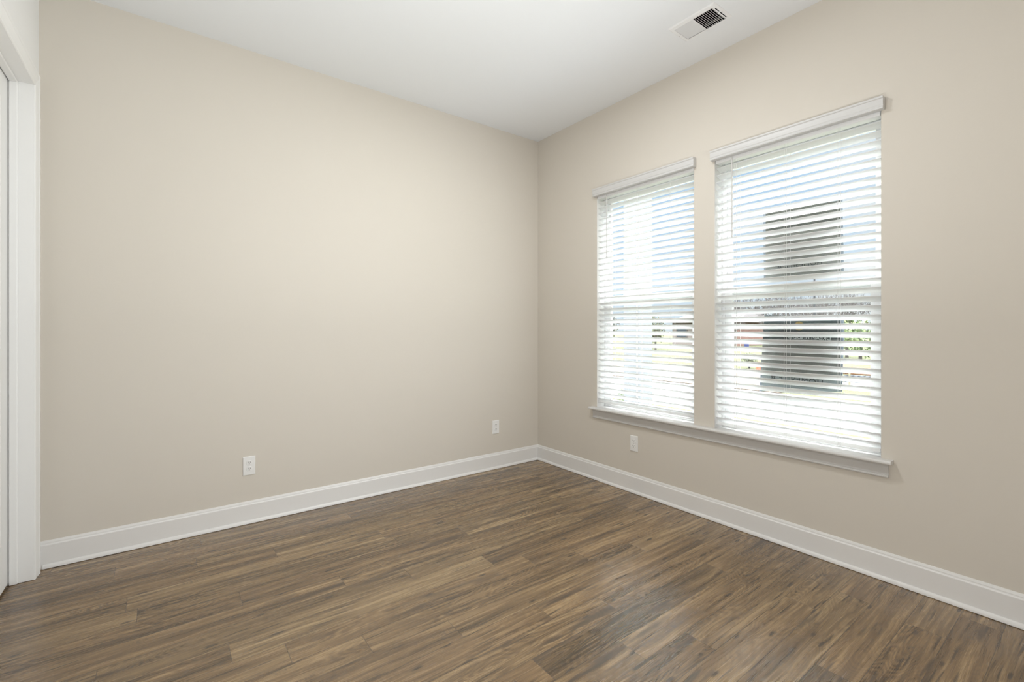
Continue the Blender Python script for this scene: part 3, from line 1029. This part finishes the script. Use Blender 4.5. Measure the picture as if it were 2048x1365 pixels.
plant('dark', 18.9, 7.2, 0.60, 1.0, 2.0, 'low dark shrub farther back, left of the slate sign', name='low_shrub')
plant('dark', 16.0, 6.7, 0.5, 0.9, 4.0, 'low dark shrub at the near window\'s left edge', name='low_shrub')
plant('light', 4.55, 2.72, 0.62, 0.32, 4.0, 'small green plant at the foot of the porch column', name='garden_plant')

# brick house across the street
def brick_mat():
    m, t, b = nodes_of('red_brick')
    N = NT(t)
    tc = N.n('ShaderNodeTexCoord')
    br = N.n('ShaderNodeTexBrick')
    mpg = N.n('ShaderNodeMapping')
    mpg.inputs['Rotation'].default_value = (R(90), 0, R(90))
    t.links.new(tc.outputs['Object'], mpg.inputs[0])
    t.links.new(mpg.outputs[0], br.inputs[0])
    br.inputs['Color1'].default_value = (0.120, 0.052, 0.038, 1)
    br.inputs['Color2'].default_value = (0.165, 0.085, 0.064, 1)
    br.inputs['Mortar'].default_value = (0.15, 0.125, 0.11, 1)
    br.inputs['Scale'].default_value = 3.0
    t.links.new(br.outputs[0], b.inputs['Base Color'])
    b.inputs['Roughness'].default_value = 0.9
    return m
M_BRICK = brick_mat()
M_ROOF = paint('grey_pink_shingle', (0.036, 0.030, 0.029), 0.9, vary=0.15)
M_HFRAME = paint('tan_house_trim', (0.085, 0.070, 0.060), 0.6)
M_DARKGLASS = paint('dark_house_glass', (0.04, 0.05, 0.06), 0.15)
house = thing('brick_house', 'low red brick house with a grey roof across the street', 'house', (46, 23.2, GZ))
bm = bmesh.new()
bm_box(bm, -4, 4, -3.6, 3.6, 0, 2.35)
link('brick_wall', bm, M_BRICK, house)
bm = bmesh.new()
bm_sweep(bm, [[(-4.6, -4.1, 2.35), (4.6, -4.1, 2.35), (0, -2.9, 3.75)], [(-4.6, 4.1, 2.35), (4.6, 4.1, 2.35), (0, 2.9, 3.75)]])
link('roof', bm, M_ROOF, house)
for y in (-2.3, 0.1, 2.4):
    bm = bmesh.new()
    bm_box(bm, -4.07, -3.98, y - 0.65, y + 0.65, 0.75, 2.0)
    f = link('house_window', bm, M_HFRAME, house)
    bm = bmesh.new()
    bm_box(bm, -4.09, -4.06, y - 0.57, y + 0.57, 0.83, 1.92)
    link('house_pane', bm, M_DARKGLASS, f)

# lamp post, bin, cone, barricade
M_DPOLE = paint('dark_pole_paint', (0.035, 0.035, 0.038), 0.5)
M_LAMPG = paint('pale_lamp_glass', (0.18, 0.18, 0.175), 0.3)
lp = thing('street_lamp', 'slim dark street lamp behind the slate sign\'s upper edge', 'street lamp', (30.82, 8.79, GZ))
bm = bmesh.new()
bm_cyl(bm, (0, 0, 0), (0, 0, 0.7), 0.11, 0.08, 12)
bm_cyl(bm, (0, 0, 0.7), (0, 0, 5.3), 0.065, 0.05, 12)
link('pole', bm, M_DPOLE, lp, smooth=True)
bm = bmesh.new()
bm_cyl(bm, (0, 0, 5.3), (0, 0, 5.75), 0.10, 0.17, 12)
link('lantern', bm, M_LAMPG, lp, smooth=True)
bm = bmesh.new()
bm_cyl(bm, (0, 0, 5.75), (0, 0, 5.95), 0.20, 0.03, 12)
link('lantern_cap', bm, M_DPOLE, lp, smooth=True)

M_BLUE = paint('blue_plastic', (0.030, 0.038, 0.120), 0.4)
e = thing('recycling_bin', 'small blue bin far across the lawn left of the slate sign', 'bin', (37.0, 16.2, GZ))
bm = bmesh.new()
bm_cyl(bm, (0, 0, 0), (0, 0, 0.46), 0.17, 0.21, 16)
link('body', bm, M_BLUE, e, smooth=True)
bm = bmesh.new()
bm_cyl(bm, (0, 0, 0.46), (0, 0, 0.52), 0.23, 0.20, 16)
link('lid', bm, M_BLUE, e, smooth=True)

M_ORANGE = paint('orange_plastic', (0.20, 0.050, 0.018), 0.5)
e = thing('traffic_cone', 'orange cone on the mulch just left of the slate sign', 'cone', (14.9, 4.88, GZ + 0.03))
bm = bmesh.new()
bm_cyl(bm, (0, 0, 0.03), (0, 0, 0.45), 0.12, 0.025, 16)
link('body', bm, M_ORANGE, e, smooth=True)
bm = bmesh.new()
bm_box(bm, -0.16, 0.16, -0.16, 0.16, 0, 0.03, 0.005, 1)
link('base', bm, M_ORANGE, e)

def stripe_mat():
    m, t, b = nodes_of('striped_barricade_board')
    N = NT(t)
    tc = N.n('ShaderNodeTexCoord')
    sp = N.n('ShaderNodeSeparateXYZ')
    t.links.new(tc.outputs['Object'], sp.inputs[0])
    f = N.math('FRACT', N.math('MULTIPLY', N.math('ADD', sp.outputs[1], sp.outputs[2]), 8.0))
    c = N.mixc(N.math('GREATER_THAN', f, 0.6), (0.085, 0.095, 0.125), (0.014, 0.016, 0.028))
    N.val(b.inputs['Base Color'], c)
    b.inputs['Roughness'].default_value = 0.5
    return m
M_STRIPE = stripe_mat()
M_POST = paint('cream_post', (0.180, 0.160, 0.110), 0.7)
e = thing('road_barricade', 'low blue-grey striped barricade right of the slate sign', 'barricade', (12.6, 1.0, GZ), (0, 0, R(-53 + 90 - 20)))
bm = bmesh.new()
bm_box(bm, -0.012, 0.012, -0.42, 0.42, 0.20, 0.40, 0.003, 1)
link('board', bm, M_STRIPE, e)
for y in (-0.30, 0.30):
    bm = bmesh.new()
    bm_box(bm, -0.04, -0.012, y - 0.025, y + 0.025, 0.0, 0.46, 0.003, 1)
    link('post', bm, M_POST, e)
    bm = bmesh.new()
    bm_box(bm, -0.20, 0.18, y - 0.025, y + 0.025, 0.0, 0.04, 0.003, 1)
    link('foot', bm, M_POST, e)
